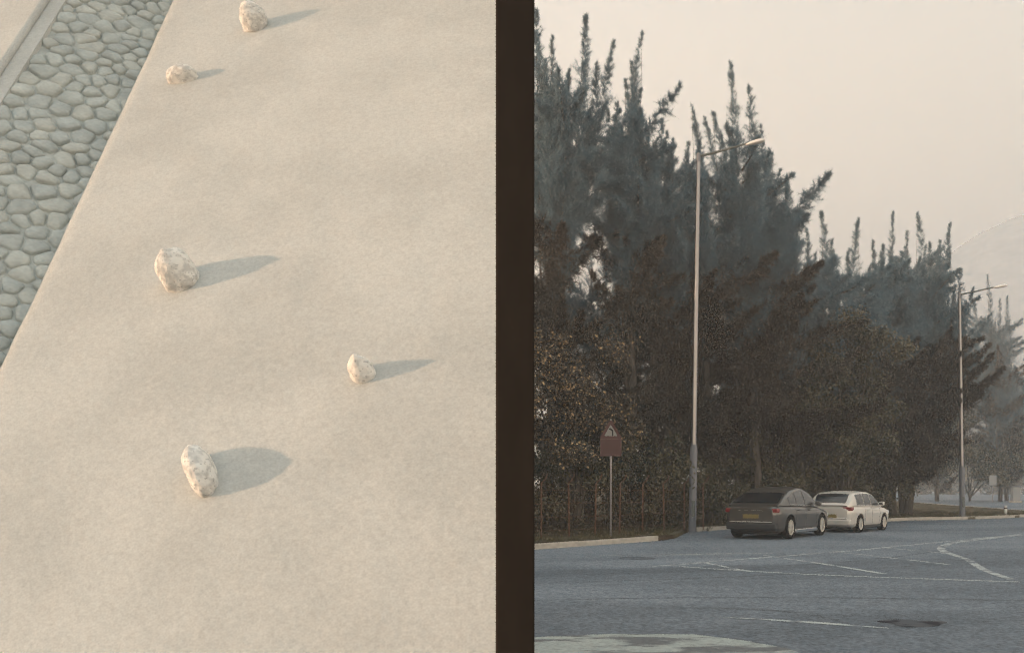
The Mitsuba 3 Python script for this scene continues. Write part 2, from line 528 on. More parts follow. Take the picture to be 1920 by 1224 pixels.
# added dark post standing in for the dividing bar at the slab's right-hand end
k = add('divider_bar', rbox(-0.0284, 0.0392, 1.575, 1.645, -0.1, 2.78, 0.004), 'divider_brown', smooth=35)
tag(k, 'added dark brown post standing in for the dividing bar between slab and road', 'post')

# ------------------------------------------------------------------ ground, road, verge
g = box(-930, 1880, -60, 2600, -0.6, -0.06)
k = add('ground', g, 'soil'); structure(k)
road_poly = Polygon([(-60, -20), (160, -20), (420, 500), (60, 500), (-60, 60)])
road = add('road', flat(road_poly, 0.0), 'asphalt'); structure(road)
KERB = [(-14.0, 8.7), (0.6, 23.65), (4.6, 27.75), (5.2, 28.9), (6.4, 33.0), (7.4, 34.2), (12.3, 38.6), (19.7, 45.0), (23.6, 46.6), (27.6, 49.4), (31.5, 53.6), (33.4, 57.5), (41.0, 91.0)]
verge_poly = Polygon(KERB + [(60, 170), (90, 330), (90, 480), (-200, 480), (-200, 12), (-14.2, 8.5)])
k = add('verge', flat(verge_poly, 0.12, 0.22), 'soil'); structure(k)
# kerb: single stones along the verge
kerb = None
kp = np.array(KERB)
seg = np.linalg.norm(np.diff(kp, axis=0), axis=1)
cum = np.r_[0, np.cumsum(seg)]
rk = random.Random(5)


def kerb_stone(p, q, z1):
    t = (q - p); L = np.linalg.norm(t); t /= L
    m = rbox(0.004, L - 0.004, -0.125, 0.012, -0.08, z1, 0.014)
    R = np.eye(4); R[:2, 0] = t; R[:2, 1] = [-t[1], t[0]]; R[:3, 3] = [p[0], p[1], 0]
    # outside of the verge is to the right of the direction of travel; the stone's +y lies to the left (inside)
    m.apply_translation([0, 0.11, 0])
    m.apply_transform(R)
    return m


def at_s(s):
    return np.array([np.interp(s, cum, kp[:, 0]), np.interp(s, cum, kp[:, 1])])


s = 8.0
first = True
while s < cum[-1] - 1:
    L = 0.92 if s < 70 else 3.0
    p, q = at_s(s), at_s(s + L)
    s += L
    end_low = cum[2] - 0.1 < s < cum[5]
    z1 = 0.145 if not end_low else 0.03
    if end_low:
        continue
    if kerb is None:
        kerb = num('kerb')
        labels[kerb] = {'kind': 'structure'}
    add('stone', kerb_stone(p, q, z1 + rk.uniform(-0.006, 0.006)), 'kerbstone', parent=kerb)

# painted markings, laid 4 mm on the road
LINES = [
    ([(3.1, 18.2), (5.3, 20.6), (12.5, 32.0), (17.5, 31.0)], None),
]


def mark(pts, w, m='road_paint', z=0.004):
    add('marking', ribbon(pts, w, z), m, parent=road)


def gp(D, X):
    return (X, D)


mark([(2.89, 18.5), (5.25, 20.45), (8.78, 23.25), (17.5, 31.26)], 0.13)
mark([(3.42, 18.5), (5.2, 16.9), (7.1, 16.05), (8.65, 15.45)], 0.11, z=0.0045)
mark([(4.10, 19.6), (4.55, 17.35)], [0.10, 0.14])
mark([(6.0, 21.6), (6.75, 18.3), (6.95, 16.9)], [0.09, 0.15])
mark([(8.1, 22.9), (9.05, 19.6), (9.15, 18.9)], [0.09, 0.13])
mark([(10.0, 24.4), (10.75, 22.0)], [0.08, 0.11])
mark([(17.6, 31.3), (12.65, 26.3), (11.25, 23.9), (10.7, 22.35), (10.3, 20.5), (9.15, 17.6), (8.75, 15.9)], [0.26, 0.30, 0.24, 0.2, 0.17, 0.16, 0.16], z=0.005)
mark([(2.45, 11.3), (3.3, 11.1), (4.05, 10.6), (4.3, 10.35)], [0.03, 0.10, 0.17, 0.04])
mark([(2.0, 21.4), (3.2, 21.8), (6.4, 22.3)], [0.05, 0.16, 0.08], 'road_paint_worn')
k = add('marking', flat(Polygon([(-0.6, 9.2), (0.32, 9.75), (1.1, 9.95), (2.0, 9.9), (2.45, 9.5), (2.75, 9.05), (2.85, 8.5), (2.2, 8.2), (-0.6, 8.0)]).buffer(-0.1).buffer(0.1, quad_segs=6), 0.004), 'road_paint_worn', parent=road)
for pts, w in (([(1.5, 12.1), (2.8, 12.2), (3.9, 11.9), (4.1, 11.0), (4.0, 10.3)], 0.16), ([(0.2, 12.9), (2.4, 13.3), (5.4, 13.2), (9.0, 12.6)], 0.13), ([(1.0, 15.4), (4.0, 16.3), (8.0, 18.4), (12.0, 22.0)], 0.15), ([(1.2, 16.7), (4.0, 17.7), (7.6, 19.8), (11.2, 23.4)], 0.15)):
    add('tyre_mark', ribbon(pts, [w * 0.4, w, w, w * 0.3], 0.003), 'tyre_mark', parent=road)
th = np.linspace(0, 2 * np.pi, 40, endpoint=False)
wob = 1 + 0.16 * np.sin(3 * th + 1) + 0.1 * np.sin(5 * th)
add('stain', flat(Polygon(np.column_stack([4.75 + 0.36 * wob * np.cos(th), 10.75 + 0.30 * wob * np.sin(th)])), 0.004), 'oil', parent=road)
mh = num('manhole_cover')
scene[mh] = mikit.ply(trimesh.creation.cylinder(0.42, 0.02, sections=40, transform=trimesh.transformations.translation_matrix([2.85, 20.7, -0.004])), 'm_tyre_mark')
tag(mh, 'worn round manhole cover in the road in front of the pale kerb', 'manhole cover')


# ------------------------------------------------------------------ trees
def needles(p, d, length, width, rng):
    """thin triangles from p along d"""
    k_ = len(p)
    s_ = np.cross(d, rng.normal(size=(k_, 3)))
    s_ /= np.linalg.norm(s_, axis=1, keepdims=True) + 1e-9
    v = np.stack([p - s_ * width[:, None] / 2, p + s_ * width[:, None] / 2, p + d * length[:, None]], 1)
    return v


def unit(x):
    return x / (np.linalg.norm(x, axis=-1, keepdims=True) + 1e-9)


def plume(p0, p1, R, n_twig, per, rng, bend=0.3, base=0.15, width=0.028, length=0.30, lift_=(0.25, 1.15), spread=0.42, taper=1.1):
    """a feathery shoot from p0 to p1: twigs leave its axis upwards and outwards, each clothed with fine drooping needles"""
    p0, p1 = np.asarray(p0, float), np.asarray(p1, float)
    ax = p1 - p0
    L = np.linalg.norm(ax)
    up = unit(ax)
    side = np.array([rng.normal(), rng.normal(), 0.0]) * bend * L * 0.12
    s_ = base + (1 - base) * rng.random(n_twig) ** 0.85
    org = p0 + np.outer(s_, ax) + np.outer(np.sin(np.pi * s_), side)
    prof = R * (0.03 + np.clip((1.0 - s_), 0, 1) ** taper) * (0.55 + 0.45 * np.clip(s_ / 0.3, 0, 1)) * rng.uniform(0.45, 1.25, n_twig)
    az = rng.random(n_twig) * 2 * np.pi
    prof = prof * (0.25 + 1.35 * meshkit.noise(np.stack([s_ * L * 1.1 + rng.random() * 90, np.cos(az) * 1.3 + 5, np.sin(az) * 1.3 + 5], -1)))
    a = unit(np.cross(up, [0.3, 0.9, 0.1])); b = np.cross(up, a)
    out = np.cos(az)[:, None] * a + np.sin(az)[:, None] * b
    lift = rng.uniform(*lift_, n_twig)[:, None]
    tdir = unit(out + up * lift + np.array([0, 0, 0.25]))
    t = rng.random((n_twig, per)) ** 0.8
    pos = org[:, None] + tdir[:, None] * (prof[:, None] * t)[..., None]
    pos[..., 2] -= 0.18 * prof[:, None] * t ** 2.2
    dr_ = tdir[:, None] * 0.55 + rng.normal(size=(n_twig, per, 3)) * spread
    dr_[..., 2] += rng.choice([-0.55, 0.35], p=[0.45, 0.55], size=(n_twig, per))
    pos, dr_ = pos.reshape(-1, 3), unit(dr_.reshape(-1, 3))
    k_ = len(pos)
    ln = length * rng.uniform(0.5, 1.3, k_) * np.clip(0.45 + 0.7 * np.repeat(prof, per) / max(R, 0.05), 0.4, 1.2)
    # the twig stems themselves, very thin
    st = needles(org, tdir, prof * 1.05, np.full(n_twig, 0.016), rng)
    return np.concatenate([needles(pos, dr_, ln, np.full(k_, width) * rng.uniform(0.6, 1.3, k_), rng), st])


def soup(tris):
    v = np.concatenate(tris).reshape(-1, 3)
    return trimesh.Trimesh(v, np.arange(len(v)).reshape(-1, 3), process=False)


def casuarina(x, y, spires, low, spread, label, seed, density=1.0, group='casuarina trees behind the road', skirt=1.0):
    """spires: list of (x, y offset, top z, radius, start z). low: height where the boughs begin; spread: half width of the lower crown"""
    rng = np.random.default_rng(seed)
    t = num('casuarina_tree')
    tag(t, label, 'tree', group)
    H = max(s_[2] for s_ in spires)
    wood, tri, tips = [], [], []
    hs = np.linspace(0.0, H * 0.93, 9)
    lead = max(spires, key=lambda s_: s_[2])
    tx, ty = lead[0] - x, lead[1]
    hs = hs * 0.62
    trunk = np.column_stack([x + tx * (hs / H) ** 1.5 + 0.12 * np.sin(hs + seed), y + ty * (hs / H) ** 1.5 + 0.1 * np.cos(hs * 0.8 + seed), hs + 0.05])
    add('trunk', tube(trunk, np.interp(hs, [0, H * 0.62], [0.26, 0.05]), 8), 'bark', parent=t, smooth=True)
    for sx, sy, top, R, st in spires:
        L = top - st
        p0 = (x + (sx - x) * 0.55, y + sy * 0.5, st)
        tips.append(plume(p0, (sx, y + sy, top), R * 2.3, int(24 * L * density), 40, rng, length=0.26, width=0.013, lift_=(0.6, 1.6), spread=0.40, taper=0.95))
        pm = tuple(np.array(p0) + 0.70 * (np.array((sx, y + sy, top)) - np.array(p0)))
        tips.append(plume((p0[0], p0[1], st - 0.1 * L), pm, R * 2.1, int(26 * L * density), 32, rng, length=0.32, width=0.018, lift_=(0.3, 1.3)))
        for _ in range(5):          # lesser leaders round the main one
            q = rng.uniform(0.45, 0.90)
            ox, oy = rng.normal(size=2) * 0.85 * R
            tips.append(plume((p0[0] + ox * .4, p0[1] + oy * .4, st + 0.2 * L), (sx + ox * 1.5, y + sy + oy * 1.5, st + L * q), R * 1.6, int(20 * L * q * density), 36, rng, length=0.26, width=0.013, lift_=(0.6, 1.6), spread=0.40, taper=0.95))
        wood.append(tube([(x + (sx - x) * 0.25, y + sy * .2, max(1.5, st - 2.5)), p0, ((p0[0] + sx) / 2, y + sy * .8, (st + top) / 2), (sx, y + sy, top - 0.15)], [0.07, 0.045, 0.02, 0.004], 5))
    # boughs: plumes leaving the trunk sideways, upwards, drooping at the ends, getting shorter to the top
    nb = int(46 * skirt)
    zmax = np.median([s_[2] for s_ in spires]) * 0.86
    for i in range(nb):
        z = low + (zmax - low) * ((i + rng.random()) / nb)
        az = rng.random() * 2 * np.pi
        w = spread * (1.0 - 0.50 * ((z - low) / max(zmax - low, 0.1)) ** 1.3) * rng.uniform(0.55, 1.1)
        rise = rng.uniform(0.15, 0.9) * w
        cx, cy = np.interp(z, trunk[:, 2], trunk[:, 0]), np.interp(z, trunk[:, 2], trunk[:, 1])
        p0 = (cx, cy, z)
        p1 = (cx + w * math.cos(az), cy + w * math.sin(az), z + rise)
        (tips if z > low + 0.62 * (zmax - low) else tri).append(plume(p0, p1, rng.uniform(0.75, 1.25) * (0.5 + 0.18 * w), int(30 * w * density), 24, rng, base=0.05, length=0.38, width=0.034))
        if i % 2 == 0:
            wood.append(tube([p0, (np.array(p0) + np.array(p1)) / 2 + [0, 0, -0.15], p1], [0.05, 0.03, 0.006], 4))
    add('limbs', cat(*wood), 'bark', parent=t, smooth=True)
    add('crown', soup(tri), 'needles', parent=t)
    add('spires', soup(tips), 'flare_tint_needles', parent=t)
    return t


def leaf_blob(c, r, n_, rng, size):
    """leaves scattered on and in a lumpy ball"""
    d = unit(rng.normal(size=(n_, 3)))
    lump = 0.65 + 0.6 * meshkit.noise(d * 2.1 + rng.random(3) * 50)
    rr = rng.random(n_) ** 0.45 * lump
    p = c + d * rr[:, None] * np.asarray(r)
    a = unit(rng.normal(size=(n_, 3)) + d * 0.3 + [0, 0, -0.5])
    b = unit(np.cross(a, rng.normal(size=(n_, 3)) * 0.6 + d))
    L = size * rng.uniform(0.6, 1.3, n_)[:, None]
    v = np.stack([p - a * L / 2, p + b * L * 0.28, p + a * L / 2, p - b * L * 0.28], 1)
    return v[:, [0, 1, 2, 0, 2, 3]].reshape(-1, 3, 3)


def leafy(x, y, blobs, label, seed, size=0.10, n_per=2600, cat_='tree', name='leafy_tree', group=None, trunk_h=2.0, leaf='leaves'):
    rng = np.random.default_rng(seed)
    t = num(name)
    tag(t, label, cat_, group)
    wood, tri = [], []
    for (bx, by, bz, r) in blobs:
        for _ in range(5):
            o = rng.normal(size=3) * r * 0.55
            tri.append(leaf_blob(np.array([bx, by, bz]) + o, np.array([r, r, r * 0.8]) * rng.uniform(0.4, 0.7), int(n_per * r * r / 5), rng, size))
        wood.append(tube([(x, y, 0.4), (x + (bx - x) * 0.3, y + (by - y) * .3, trunk_h), (bx, by, bz)], [0.09, 0.06, 0.015], 5))
    add('trunk', tube([(x, y, 0.05), (x, y, 0.6), (x + .05, y, trunk_h)], [0.14, 0.11, 0.08], 7), 'bark', parent=t, smooth=True)
    add('limbs', cat(*wood), 'bark', parent=t, smooth=True)
    add('crown', soup(tri), leaf, parent=t)
    return t


def zpx(y, D):                      # height seen at image row y at distance D (used only to lay the scene out)
    return EYE + (915 - y) * D / 1700.0


def xpx(x, D):
    return (x - 960) * D / 1700.0


def spire(px, py, D, R, st, y0):
    return (xpx(px, D), D - y0, zpx(py, D), R, st)


C = casuarina
C(1.3, 34.0, [spire(1035, 70, 34, 0.9, 9, 34), spire(1098, 30, 34.5, 0.85, 10, 34), spire(1068, 130, 33.5, 0.8, 9, 34), spire(1118, 120, 34.5, 0.7, 11, 34), spire(1005, 20, 34, 1.0, 9, 34)], 2.6, 4.0,
  'tallest casuarina, leftmost, its spires reaching the picture top beside the steel post', 21)
C(4.6, 35.5, [spire(1204, 62, 35.5, 0.55, 9, 35.5), spire(1183, 115, 35.3, 0.75, 8, 35.5), spire(1158, 190, 35, 0.7, 8, 35.5), spire(1172, 150, 36, 0.6, 9, 35.5)], 2.6, 3.4,
  'slender casuarina with a thin leaning tip, second from the left', 22)
C(6.3, 37.0, [spire(1240, 225, 36.5, 1.0, 7, 37), spire(1213, 240, 36.5, 0.8, 7, 37), spire(1262, 262, 36.0, 0.8, 7, 37)], 2.4, 3.6,
  'lower round-topped casuarina left of the tall lamp post', 23)
C(8.2, 37.0, [spire(1297, 198, 37, 0.75, 7, 37), spire(1310, 260, 36.5, 0.7, 8, 37)], 2.4, 3.0,
  'narrow columnar casuarina right behind the tall lamp post', 24)
C(10.2, 38.0, [spire(1369, 118, 38, 0.95, 7, 38), spire(1404, 160, 38, 0.85, 8, 38), spire(1336, 210, 37.5, 0.8, 7, 38), spire(1425, 235, 38, 0.8, 7, 38)], 2.4, 3.6,
  'tall pointed casuarina behind the head of the tall lamp post', 25)
C(12.6, 39.5, [spire(1447, 290, 39.5, 0.9, 6, 39.5), spire(1475, 330, 39.5, 0.8, 6, 39.5), spire(1430, 300, 39, 0.8, 6, 39.5)], 1.2, 3.8,
  'casuarina on the shoulder of the stand, above the parked crossover', 26)
C(15.2, 43.0, [spire(1540, 398, 43, 0.9, 5, 43), spire(1512, 430, 43, 0.8, 5, 43), spire(1560, 450, 43, 0.8, 5, 43)], 1.2, 3.8,
  'ragged casuarina above the parked hatchback with sky gaps beside it', 27)
C(18.0, 46.0, [spire(1609, 412, 46, 0.85, 5, 46), spire(1636, 452, 46, 0.6, 5, 46), spire(1590, 470, 46, 0.8, 5, 46)], 1.0, 4.0,
  'casuarina with a broad blunt spire, first of the spiky group', 28)
C(20.2, 48.0, [spire(1674, 398, 48, 0.6, 5, 48), spire(1656, 460, 48, 0.7, 5, 48), spire(1690, 470, 48, 0.7, 5, 48)], 1.0, 4.0,
  'casuarina with one sharp spire in the middle of the spiky group', 29)
C(22.4, 51.0, [spire(1720, 400, 51, 0.75, 6, 51), spire(1702, 430, 51, 0.6, 6, 51), spire(1742, 455, 51, 0.7, 6, 51)], 1.6, 4.6,
  'casuarina with twin thin spires left of the far lamp post', 30)
C(23.2, 53.0, [spire(1782, 418, 53, 0.8, 6, 53), spire(1762, 450, 53, 0.8, 6, 53), spire(1800, 505, 52.5, 0.8, 6, 53), spire(1826, 540, 53, 0.8, 6, 53)], 3.0, 5.2,
  'casuarina just behind the far lamp post with a curved spire', 31)
C(56.5, 105.0, [spire(1851, 515, 105, 1.3, 9, 105), spire(1826, 560, 105, 1.3, 9, 105), spire(1875, 560, 105, 1.6, 7, 105), spire(1893, 600, 105, 1.8, 6, 105), spire(1865, 640, 104, 1.8, 5, 105)], 2.0, 7.0,
  'rightmost casuarina across the far road, thin and pale against the sky', 32, density=1.0, skirt=1.3)
C(50.5, 108.0, [spire(1762, 640, 108, 1.2, 7, 108), spire(1790, 610, 108, 1.2, 7, 108), spire(1735, 690, 108, 1.2, 6, 108)], 1.0, 6.5, 'broad casuarina across the far road, left of the rightmost one', 33, density=0.8, skirt=1.2)
C(61.0, 112.0, [spire(1905, 700, 112, 1.2, 6, 112), spire(1925, 660, 112, 1.2, 6, 112)], 1.0, 5.0, 'casuarina across the far road cut by the right picture edge', 34, density=0.8, skirt=1.2)
# second row, filling the dark between
for i, (x, y, h, lab) in enumerate([(-1.0, 40, 15, 'dark casuarina in the back row behind the leftmost spires'), (3.6, 41, 13, 'dark casuarina in the back row behind the warning sign'),
                                    (7.6, 42.5, 13.5, 'dark casuarina in the back row behind the tall lamp post'), (11.6, 44, 12.5, 'dark casuarina in the back row behind the crossover'),
                                    (16.2, 49, 10.5, 'dark casuarina in the back row behind the hatchback'), (20.4, 54, 10.5, 'dark casuarina in the back row of the spiky group'),
                                    (25.0, 58, 10.5, 'dark casuarina in the back row left of the far lamp post'), (26.0, 64, 9.0, 'dark casuarina in the back row at the right end')]):
    C(x, y, [(x, 0.0, h, 1.1, 5), (x - 1.2, 0.3, h - 1.3, 1.0, 5), (x + 1.3, -0.2, h - 1.6, 1.0, 5)], 1.6, 4.0, lab, 60 + i, density=0.8, group='casuarina trees in the back row')

# broad-leaved trees and shrubs in front of the casuarinas
leafy(2.2, 30.6, [(1.2, 30.6, 6.2, 1.2), (2.1, 30.4, 5.2, 1.3), (1.0, 30.3, 4.2, 1.3), (2.8, 30.8, 4.4, 1.1), (1.6, 30.2, 3.2, 1.2), (0.6, 30.6, 5.4, 1.2), (3.3, 30.6, 3.6, 0.9)],
      'broad-leaved tree with sun glints painted gold into its leaves behind the warning sign', 41, size=0.115, n_per=1500, leaf='painted_glint_leaves')
leafy(14.6, 40.2, [(14.6, 40.4, 8.2, 1.6), (15.8, 40.2, 7.2, 1.6), (13.4, 40.0, 6.4, 1.5), (16.4, 40.2, 5.4, 1.5), (14.8, 39.8, 5.2, 1.6), (12.6, 39.4, 4.8, 1.3), (15.4, 39.4, 3.6, 1.5), (13.2, 38.8, 3.4, 1.2)],
      'round broad-leaved tree arching over the two parked cars', 42, size=0.14, n_per=1300)
leafy(54.0, 107, [(54.0, 106, 7.0, 3.0), (57.0, 107, 5.6, 2.8), (51.5, 106, 5.4, 2.6), (55.5, 105, 4.2, 2.6), (59.5, 108, 6.0, 2.6), (52.5, 105, 9.0, 2.4)],
      'yellowish low tree across the far road behind the far lamp post', 43, size=0.26, n_per=800)
rs = random.Random(8)
SHR = [(0.2, 29.6), (1.9, 30.6), (3.7, 32.0), (5.2, 33.4), (6.6, 35.2), (8.2, 36.2), (9.9, 37.2), (11.4, 38.6), (13.0, 40.4), (14.6, 42.0), (16.6, 44.0), (18.4, 46.0)]
SW = ['leftmost dark shrub behind the wire fence', 'dark shrub behind the second fence bay', 'dark shrub behind the sign pole', 'dark shrub left of the tall lamp post foot', 'dark shrub right of the tall lamp post foot',
      'dark shrub behind the left end of the crossover', 'dark shrub behind the crossover rear window', 'dark shrub behind the crossover roof', 'dark shrub between the two car roofs', 'dark shrub behind the hatchback roof',
      'dark shrub behind the hatchback bonnet', 'dark shrub at the right end of the hedge line']
for (x, y), lab in zip(SHR, SW):
    hh = rs.uniform(1.5, 2.4)
    leafy(x, y, [(x, y, hh * 0.55, 1.15), (x + 0.9, y + 0.3, hh * 0.7, 1.05), (x - 0.7, y + 0.5, hh, 1.0), (x + .3, y + .6, hh + 0.9, 1.0)], lab, 300 + int(x * 10), size=0.13, n_per=900, cat_='shrub', name='shrub', group='shrubs behind the wire fence', trunk_h=0.8)

for (x, y), lab in zip([(0.4, 38.5), (2.6, 39.5), (4.8, 40.5), (7.0, 41.5), (9.4, 42.5), (11.6, 43.5)], ['far-left', 'second', 'third', 'fourth', 'fifth', 'last']):
    leafy(x, y, [(x - 0.9, y, 1.3, 1.2), (x + 0.9, y + 0.3, 1.5, 1.2), (x, y + 0.4, 2.7, 1.2), (x + 1.6, y, 2.9, 1.1)], f'dark shrub deep under the casuarinas, {lab} of six from the left', 900 + int(x * 10), size=0.16, n_per=800, cat_='shrub', name='shrub', group='shrubs under the casuarinas', trunk_h=0.8)

# far belt of trees beyond the far road
FB = ['far dark tree left of the pale far vans', 'far dark tree above the pale far vans', 'far dark tree right of the far vans', 'far dark tree behind the far lamp post foot', 'far dark tree right of the far lamp post', 'far dark tree left of the white notice board', 'far dark tree at the right picture edge']
for i, lab in enumerate(FB):
    x = 100 + i * 5.0
    y = 228 + (i % 3) * 4
    b = [(x + rs.uniform(-3.5, 3.5), y + rs.uniform(-1, 1), rs.uniform(2, 11.0), 3.4) for _ in range(7)]
    leafy(x, y, b, lab, 500 + i, size=0.55, n_per=220, name='far_tree', group='far trees beyond the road', trunk_h=2)

# dead grass tufts along the verge's edge
rng = np.random.default_rng(77)
tris = []
for _ in range(2600):
    s_ = rng.random()
    p = at_s(8 + s_ * 55)
    q = at_s(8 + s_ * 55 + 0.05)
    t = unit(q - p)
    inn = np.array([-t[1], t[0]])
    o = p + inn * (0.25 + rng.random() ** 1.6 * 4.0)
    k_ = 5
    pos = np.column_stack([o[0] + rng.normal(size=k_) * 0.05, o[1] + rng.normal(size=k_) * 0.05, np.full(k_, 0.115)])
    d = unit(rng.normal(size=(k_, 3)) * 0.4 + [0, 0, 1])
    tris.append(needles(pos, d, rng.uniform(0.06, 0.24, k_), np.full(k_, 0.02), rng))
k = add('grass', soup(tris), 'grass')
labels[k] = {'label': 'thin dry grass growing along the verge behind the kerb', 'category': 'grass', 'kind': 'stuff'}


# ------------------------------------------------------------------ lamp posts, sign, fences
def lamp(x, y, H, lean, arm, label):
    t = num('street_lamp')
    tag(t, label, 'street lamp', 'street lamps along the road')
    hs = 3.15 * H / 13.4
    X = lambda z: x + lean * z
    P = lambda z: (X(z), y, z)
    add('base', tube([P(0.06), P(hs - 0.14), P(hs)], [0.135, 0.13, 0.10], 16), 'grey_paint', parent=t, smooth=40)
    add('pole', tube([P(hs - 0.02), P(H * 0.6), P(H)], [0.098, 0.082, 0.062], 16), 'galvanised', parent=t, smooth=40)
    d = unit(np.array([arm[0], arm[1], 0.0]))
    L = math.hypot(*arm)
    top = np.array(P(H - 0.06))
    pts = [top, top + d * L * 0.4 + [0, 0, 0.12], top + d * L * 0.8 + [0, 0, 0.27], top + d * L + [0, 0, 0.33]]
    add('arm', tube(pts, [0.045, 0.04, 0.034, 0.03], 10), 'arm_grey', parent=t, smooth=True)
    add('bracket', tube([P(H - 0.25), P(H + 0.05)], [0.075, 0.072], 12), 'grey_paint', parent=t, smooth=40)
    add('access_door', box(X(0.9) - 0.05, X(0.9) + 0.05, y - 0.142, y - 0.12, 0.6, 1.15), 'arm_grey', parent=t)
    # lantern: a flattened teardrop
    s_ = trimesh.creation.icosphere(subdivisions=3)
    v = np.array(s_.vertices)
    v[:, 0] *= 0.34 * (1 - 0.25 * v[:, 0]); v[:, 1] *= 0.13; v[:, 2] *= np.where(v[:, 2] > 0, 0.10, 0.06)
    ang = math.atan2(d[1], d[0])
    R = trimesh.transformations.rotation_matrix(ang, [0, 0, 1]) @ trimesh.transformations.rotation_matrix(-0.16, [0, 1, 0])
    m = trimesh.Trimesh(v, s_.faces, process=False)
    m.apply_transform(R)
    m.apply_translation(pts[-1] + d * 0.22)
    add('lantern', m, 'lamp_shell', parent=t, smooth=True)


lamp(6.36, 32.0, 13.35, 0.017, (1.75, -0.4), 'tall grey lamp post left of the parked cars, nearer of the two')
lamp(23.3, 46.9, 11.65, -0.0135, (1.75, -0.4), 'far grey lamp post at the right in front of the thinner trees')


def sign():
    t = num('warning_sign')
    tag(t, 'red-bordered triangular warning sign with a dark red plate below, on a thin pole', 'road sign')
    x, y = 3.04, 27.95
    add('pole', tube([(x, y, 0.05), (x, y, 3.72)], 0.036, 12), 'galvanised', parent=t, smooth=40)
    d = -0.03
    def plate(poly, z0, y0, th, m, name):
        g = trimesh.creation.extrude_polygon(poly, th, engine='earcut')
        g.apply_transform(np.array([[1, 0, 0, x], [0, 0, -1, y0], [0, 1, 0, z0], [0, 0, 0, 1.0]]))
        g.fix_normals()
        return add(name, g, m, parent=t)
    tri = lambda s_: Polygon([(-s_ / 2, -s_ * 0.289), (s_ / 2, -s_ * 0.289), (0, s_ * 0.577)])
    zc = 3.32
    R = 0.55
    plate(tri(R).buffer(0.05), zc, y - 0.04, 0.012, 'sign_red', 'triangle')
    plate(tri(R * 0.66).buffer(0.015), zc, y - 0.054, 0.004, 'sign_white', 'panel')
    bend = Polygon([(0.075, -0.11), (0.075, 0.06), (-0.02, 0.125), (-0.075, 0.115), (-0.04, 0.085), (0.035, 0.025), (0.035, -0.11)])
    plate(bend, zc, y - 0.060, 0.003, 'sign_black', 'symbol')
    plate(sbox(-0.33, 0, 0.33, 0.54), 2.58, y - 0.04, 0.012, 'sign_rim', 'plate')
    plate(sbox(-0.305, 0.025, 0.305, 0.515), 2.58, y - 0.054, 0.004, 'sign_red', 'plate_face')
    for z in (2.75, 3.0, 3.3):
        add('clamp', box(x - 0.05, x + 0.05, y - 0.037, y + 0.045, z - 0.02, z + 0.02), 'galvanised', parent=t)


sign()


def wire_fence(p0, d, n_, step, h, label, cat_='fence', bent=True, wires=(0.35, 0.75, 1.15, 1.55), mat_='rust'):
    t = num('wire_fence')
    tag(t, label, cat_)
    p0, d = np.array(p0, float), unit(np.array(d, float))
    inn = np.array([d[1], -d[0]])
    rngf = random.Random(n_)
    for i in range(n_):
        p = p0 + d * step * i
        l = rngf.uniform(-0.02, 0.02)
        pts = [(p[0], p[1], 0.08), (p[0] + l * h, p[1], h)]
        if bent:
            pts += [(p[0] + l * h + inn[0] * 0.08 + 0.05, p[1] + inn[1] * 0.08, h + 0.10), (p[0] + l * h + 0.17, p[1] - 0.2, h + 0.27)]
        add('post', tube(pts, 0.026, 6), mat_, parent=t, smooth=40)
    L = step * (n_ - 1)
    for z in wires:
        add('wire', tube([(*(p0 - inn * .0), z), (*(p0 + d * L / 2), z - 0.03), (*(p0 + d * L), z)], 0.005, 4), mat_, parent=t)
    # chain-link mesh
    tr = []
    w = 0.0022
    kx = np.arange(0, L, 0.10)
    for sgn in (1, -1):
        for s_ in kx:
            hh = h - 0.15
            a = p0 + d * s_
            b_x = p0 + d * np.clip(s_ + sgn * hh * 0.8, 0, L)
            fr = abs(np.clip(s_ + sgn * hh * 0.8, 0, L) - s_) / (hh * 0.8)
            A = np.array([a[0], a[1], 0.15]); B = np.array([b_x[0], b_x[1], 0.15 + hh * fr])
            u_ = np.array([0, 0, 1.0]) * w
            tr.append(np.array([[A - u_, A + u_, B + u_], [A - u_, B + u_, B - u_]]))
    k = add('chain_link', soup(tr), mat_, parent=t)
    labels[k] = {'kind': 'stuff'}


wire_fence((-0.9, 24.75), (0.68, 0.73), 10, 1.29, 1.75, 'rusty chain-link fence with bent post tops behind the pale kerb')
wire_fence((13.9, 43.2), (0.80, 0.60), 6, 0.72, 2.1, 'low rusty fence of thin posts and top rail behind the hatchback', bent=False, wires=(1.75, 2.05))


